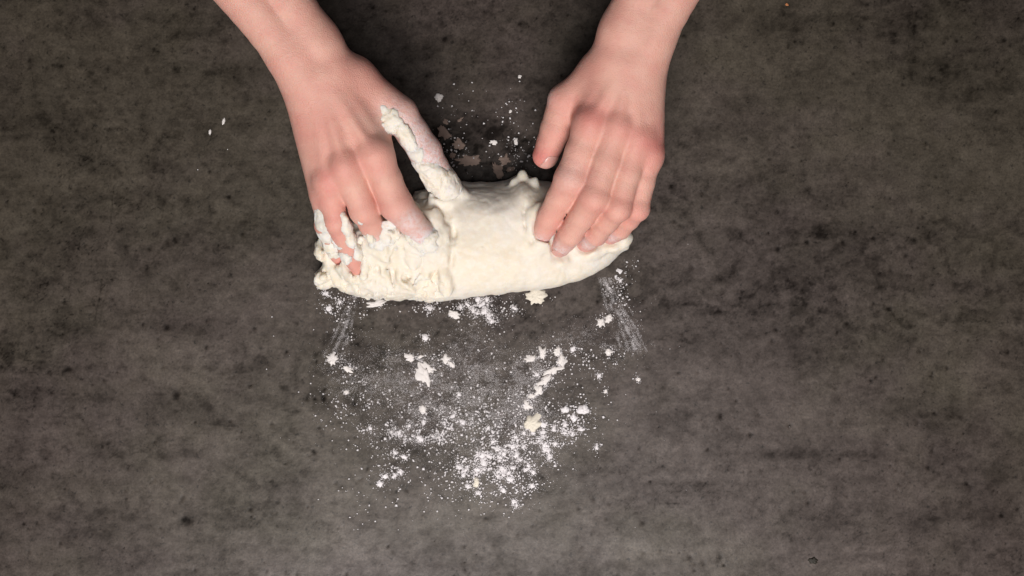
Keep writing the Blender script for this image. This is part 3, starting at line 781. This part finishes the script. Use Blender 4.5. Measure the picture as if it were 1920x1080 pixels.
CL = [(1059, 767, 17), (1096, 769, 24), (1076, 784, 15), (1088, 804, 16), (860, 876, 15), (872, 882, 11), (907, 868, 15), (904, 853, 14), (868, 792, 12),
      (790, 824, 11), (713, 907, 11), (721, 893, 9), (740, 892, 10), (751, 886, 9), (897, 924, 12), (944, 918, 11), (963, 940, 10), (969, 947, 8), (997, 912, 9),
      (986, 880, 12), (941, 877, 11), (957, 898, 12), (933, 884, 9), (1000, 885, 9), (1041, 831, 8), (1018, 795, 10), (1038, 804, 11), (1058, 811, 9), (982, 837, 11),
      (960, 837, 10), (1074, 655, 10), (1006, 702, 9), (1123, 705, 8), (1162, 509, 10), (1163, 526, 7), (1155, 518, 7), (612, 551, 11), (616, 579, 11), (637, 567, 7),
      (805, 578, 12), (905, 570, 13), (887, 582, 12), (922, 602, 11), (917, 592, 9), (965, 578, 11), (798, 633, 14), (897, 560, 9), (876, 570, 9), (741, 849, 9), (757, 856, 9),
      (1074, 812, 9), (1000, 812, 9), (945, 850, 9), (975, 862, 9), (1030, 858, 8), (849, 780, 8), (878, 912, 11), (968, 820, 8), (924, 828, 7), (1028, 845, 7), (860, 740, 8)]
cr_ = np.random.default_rng(77)
CL += [(cr_.normal(950, 46), cr_.normal(856, 34), cr_.uniform(6, 11)) for _ in range(26)] + [(cr_.normal(1020, 30), cr_.normal(815, 16), cr_.uniform(6, 9)) for _ in range(8)] \
    + [(cr_.normal(785, 34), cr_.normal(815, 18), cr_.uniform(5, 8)) for _ in range(8)] + [(cr_.normal(908, 22), cr_.normal(585, 14), cr_.uniform(5, 9)) for _ in range(7)]
cl_meshes = []
for s_ in range(7):
    me = flake_mesh('flour_clump', 1.0, 1.0, .36, 200 + s_, rough=.4, grit=.5, segs=20); me.materials.append(M_FLOUR); cl_meshes.append(me)
for i, (px, py, w) in enumerate(CL):
    o = bpy.data.objects.new('flour_clump', cl_meshes[i % 7]); col.objects.link(o)
    p = P(px, py); k = w * .95 / PXCM
    o.location = (p[0] / 100, p[1] / 100, -0.00004); o.scale = (k, k * random.uniform(.55, 1.15), k * .8); o.rotation_euler = (0, 0, random.uniform(0, 6.28))
    if (px, py) == (1096, 769): lab, gr = 'broadest white flour clump, outermost right of the cream flake', None
    elif (px, py) == (1059, 767): lab, gr = 'round white flour clump just left of the broadest clump', None
    elif (px, py) == (1088, 804): lab, gr = 'white flour clump straight below the broadest clump', None
    elif (px, py) == (860, 876): lab, gr = 'large round flour clump on the left border of the dense patch', None
    elif (px, py) == (963, 940): lab, gr = 'lowest of the bigger flour clumps, nearest the bottom of the scatter', None
    elif py < 640: lab, gr = 'small flour clump close under the front edge of the dough', 'flour clumps under the dough front'
    elif py < 742: lab, gr = 'small flour clump beside the curved flour ridge', 'flour clumps near the curved ridge'
    elif px > 1008: lab, gr = 'small powdery flour clump in the loose cluster right of the cream flake', 'flour clumps right of the cream flake'
    elif px < 770 and py > 840: lab, gr = 'small flour clump in the short row at the lower left of the scatter', 'flour clumps at the lower left of the scatter'
    elif px < 850: lab, gr = 'small flour clump in the speckled left half of the scatter', 'flour clumps in the left half of the scatter'
    else: lab, gr = 'small flour clump in the dense white patch at the lower middle', 'flour clumps in the dense lower patch'
    tag(o, lab, 'flour clump', gr)

# loose flour: every grain is a tiny faceted solid
def flour_dust():
    G = []                         # x, y (px), r (cm)
    r = np.random.default_rng(42)
    def blob(px, py, sx, sy, n, r0, r1, ang=0.0, pw=2.5):
        u, v = r.normal(0, sx, n), r.normal(0, sy, n)
        c, s = math.cos(ang), math.sin(ang)
        x, y = px + u * c - v * s, py + u * s + v * c
        k = r.random(n) < (np.clip(.55 + 2.6 * fbm(x / 15, y / 15, x * 0 + 2.2, 3, .6), .05, 1) if n > 99 else 1)
        G.append(np.stack([x[k], y[k], r0 + (r1 - r0) * r.random(k.sum()) ** pw], 1))
    def masked(px, py, sx, sy, n, r0, r1, sc, th, seed, stretch=1.0, ang=0.0):
        u, v = r.normal(0, sx, n), r.normal(0, sy, n)
        c, s = math.cos(ang), math.sin(ang)
        x, y = px + u * c - v * s, py + u * s + v * c
        a, b = (u) / sc, (v) / sc * stretch
        w = np.clip((fbm(a + seed, b, a * 0 + seed * .37, 4, .6) - th) / .22, 0, 1)
        k = r.random(n) < w
        G.append(np.stack([x[k], y[k], r0 + (r1 - r0) * r.random(k.sum()) ** 2.5], 1))
    def streak(ptsl, w, n, r0, r1):
        p = np.array(ptsl, float); L = np.r_[0, np.cumsum(np.hypot(*np.diff(p, axis=0).T))]
        lanes = r.normal(0, w, 14); lw = r.random(14) ** 1.5 + .05; lw /= lw.sum()
        t = r.random(n) * L[-1]; ln = lanes[r.choice(14, n, p=lw)] * (0.5 + 1.0 * t / L[-1])
        k = r.random(n) < np.clip(.35 + 1.6 * fbm(t / 13, ln * .35 + n, t * 0 + 4.4, 3), 0, 1)
        t, ln = t[k], ln[k]; n = len(t)
        x, y = np.interp(t, L, p[:, 0]), np.interp(t, L, p[:, 1])
        G.append(np.stack([x + ln + r.normal(0, 1.7, n), y + r.normal(0, 1.5, n), r0 + (r1 - r0) * r.random(n) ** 3], 1))
    # coarse speckle
    for a in [(950, 850, 52, 38, 620), (1015, 822, 42, 24, 430), (905, 868, 32, 26, 300), (785, 812, 45, 26, 330), (860, 800, 60, 26, 260), (1075, 785, 26, 20, 170), (735, 880, 26, 18, 90),
              (965, 905, 30, 22, 170), (690, 760, 40, 42, 330), (640, 740, 30, 40, 150), (820, 880, 70, 40, 150), (1110, 668, 38, 14, 160), (1160, 540, 12, 22, 70), (1175, 500, 12, 15, 20),
              (910, 585, 32, 18, 240), (660, 590, 26, 36, 150), (625, 572, 16, 18, 50), (800, 575, 18, 8, 50), (845, 690, 40, 26, 130), (1000, 720, 42, 30, 240), (1080, 730, 40, 40, 90),
              (960, 240, 24, 50, 60), (975, 290, 16, 20, 90), (850, 285, 22, 22, 70), (870, 210, 30, 40, 26), (930, 940, 60, 24, 30), (690, 950, 26, 26, 20), (840, 915, 30, 24, 40),
              (895, 690, 70, 60, 260), (760, 740, 60, 40, 260), (930, 770, 50, 30, 260), (1180, 600, 20, 40, 40)]:
        blob(a[0], a[1], a[2], a[3], int(a[4] * 1.25), 0.026, 0.135, pw=2.2)
        if a[1] > 760 and a[0] > 760: blob(a[0], a[1], a[2] * .85, a[3] * .85, int(a[4] * .32), 0.06, 0.17, pw=1.6)
    for (px, py) in [(c[0], c[1]) for c in CL]:
        blob(px, py, 4.2, 4.2, 60, .02, .085, pw=1.5); blob(px, py, 10, 9, 30, .018, .07)
    for f in FL:
        if f[-1] in (M_FLAKE, M_CREAM) and f[1] > 500: blob(f[0], f[1], f[2] * .42, f[3] * .42, 55, .018, .09, pw=1.8)
    # fine film left by the hands: clouds broken up by noise
    N_ = 520000
    x, y = r.uniform(560, 1240, N_), r.uniform(545, 960, N_)
    c = np.zeros(N_)
    for i, (px, py, sx, sy, A) in enumerate([(800, 740, 48, 36, .50), (738, 702, 46, 22, .26), (885, 690, 24, 30, .50), (945, 735, 42, 34, .55), (988, 768, 32, 18, .5), (690, 715, 40, 24, .18),
                                 (860, 762, 44, 24, .28), (1002, 700, 20, 26, .34), (920, 590, 26, 13, .22), (830, 652, 40, 12, .07), (1140, 650, 34, 14, .18), (1060, 640, 32, 14, .20),
                                 (930, 790, 62, 16, .38), (645, 690, 24, 22, .16), (950, 850, 70, 42, .16), (790, 815, 50, 28, .14), (885, 640, 36, 16, .08)]):
        an = .5 * math.sin(i * 2.1); ca, sa = math.cos(an), math.sin(an)
        u, v = (x - px) * ca + (y - py) * sa, -(x - px) * sa + (y - py) * ca
        nz_ = fbm(u / 26 + 7 * i, v / 15, u * 0 + i * 1.7, 4, .62)
        fb = 1 - np.abs(fbm(u / 17 + 3 * i, v / 9, u * 0 + 31 + i, 3, .6)) / .16
        c += A * np.exp(-.5 * ((u / sx) ** 2 + (v / sy) ** 2)) * (np.clip((nz_ - .02) / .18, 0, 1) * 1.25 + .95 * np.clip(fb, 0, 1) + .04)
    for (px, py, sx, sy) in [(906, 714, 8, 15), (861, 722, 7, 34), (926, 757, 12, 10), (838, 704, 10, 16), (772, 722, 9, 8), (952, 700, 10, 16), (985, 735, 8, 12)]:
        c *= 1 - .85 * np.exp(-((x - px) / sx) ** 2 - ((y - py) / sy) ** 2)
    k = r.random(N_) < np.clip(c * 2.1, 0, 1) * .95
    G.append(np.stack([x[k], y[k], .009 + .017 * r.random(k.sum()) ** 1.8], 1))
    for pth, w, n, r1 in [([(990, 676), (1004, 670), (1018, 662)], 4, 350, .06), ([(1042, 655), (1052, 668), (1052, 682), (1038, 694), (1024, 712), (1012, 730), (996, 742)], 5, 1500, .065),
                          ([(996, 742), (988, 758), (975, 768)], 6, 350, .06), ([(1030, 690), (1020, 700)], 8, 300, .05), ([(770, 668), (790, 676), (800, 690), (796, 712)], 5, 500, .055),
                          ([(838, 668), (848, 690)], 5, 220, .055), ([(612, 680), (630, 668), (652, 690)], 6, 420, .055), ([(880, 578), (905, 568), (930, 604)], 8, 420, .06),
                          ([(1122, 606), (1146, 594)], 5, 260, .05), ([(827, 772), (836, 800), (846, 815)], 5, 260, .05), ([(800, 560), (812, 580)], 6, 160, .05), ([(845, 585), (860, 590)], 5, 160, .05)]:
        streak(pth, w, n, .02, r1 * 1.5)
    # streaks dragged by the dough edge
    streak([(664, 556), (652, 590), (640, 630), (622, 668)], 9, 13000, .009, .024)
    streak([(645, 575), (640, 605), (634, 640)], 7.0, 500, .008, .03)
    streak([(1128, 512), (1138, 545), (1150, 580), (1168, 615), (1183, 658)], 9, 19000, .009, .024)
    streak([(1140, 540), (1160, 590), (1186, 655)], 11, 3500, .01, .04)
    streak([(1184, 640), (1188, 660)], 9, 700, .01, .03)
    for (a, b, n) in [((850, 640), (872, 720), 300), ((880, 610), (915, 660), 260), ((985, 640), (960, 720), 300), ((1065, 630), (1090, 660), 160), ((1098, 700), (1065, 760), 60), ((905, 760), (880, 820), 160)]:
        streak([a, b], 5, n, .008, .025)
    # a few strays over the bare top
    n = 90
    G.append(np.stack([r.uniform(500, 1300, n), r.uniform(560, 1000, n), .014 + .03 * r.random(n) ** 2], 1))
    G.append(np.array([(427, 280, .07), (371, 318, .08), (212, 30, .05), (597, 936, .09), (642, 914, .1), (635, 920, .1), (670, 940, .06), (675, 947, .06), (686, 955, .09), (690, 960, .08), (680, 982, .1),
                       (671, 992, .09), (747, 993, .08), (908, 963, .1), (902, 965, .07), (848, 940, .07), (822, 928, .08), (827, 932, .09), (848, 934, .11), (923, 940, .1), (700, 915, .07), (510, 594, .09),
                       (513, 630, .07), (500, 692, .09), (588, 705, .08), (560, 735, .1), (588, 618, .07), (1290, 458, .04), (1480, 800, .04)]))
    A = np.concatenate(G)
    A = A[(A[:, 1] > 150)]
    # keep the grains off the skin of the dough (they would be buried)
    k = np.full(len(A), True)
    inside = (A[:, 0] > 600) & (A[:, 0] < 1170) & (A[:, 1] > 345) & (A[:, 1] < 520)
    A = A[k & ~inside]
    n = len(A)
    kk = 1 / PXCM
    c = np.stack([(A[:, 0] - 960) * kk, -(A[:, 1] - 540) * kk, A[:, 2] * .45], 1)
    base = np.array([(1, 0, 0), (0, 1, 0), (-1, 0, 0), (0, -1, 0), (0, 0, .8), (0, 0, -.6)], float)
    an = r.uniform(0, 6.28, n); ca, sa = np.cos(an), np.sin(an)
    sc = A[:, 2][:, None] * .92 * (0.75 + .5 * r.random((n, 3)))
    B = base[None] * sc[:, None, :] * r.uniform(.7, 1.2, (n, 6, 1))
    Vx = B[..., 0] * ca[:, None] - B[..., 1] * sa[:, None]; Vy = B[..., 0] * sa[:, None] + B[..., 1] * ca[:, None]
    V = np.stack([Vx + c[:, None, 0], Vy + c[:, None, 1], B[..., 2] + c[:, None, 2]], -1).reshape(-1, 3)
    fc = np.array([(0, 1, 4), (1, 2, 4), (2, 3, 4), (3, 0, 4), (1, 0, 5), (2, 1, 5), (3, 2, 5), (0, 3, 5)])
    Fc = (fc[None] + 6 * np.arange(n)[:, None, None]).reshape(-1, 3)
    o = mesh_object('flour_dust', V, Fc, M_FLOUR, None, None, smooth=True)
    tag(o, 'white flour dusted and smeared over the dark worktop in front of the dough', 'flour', kind='stuff')

flour_dust()
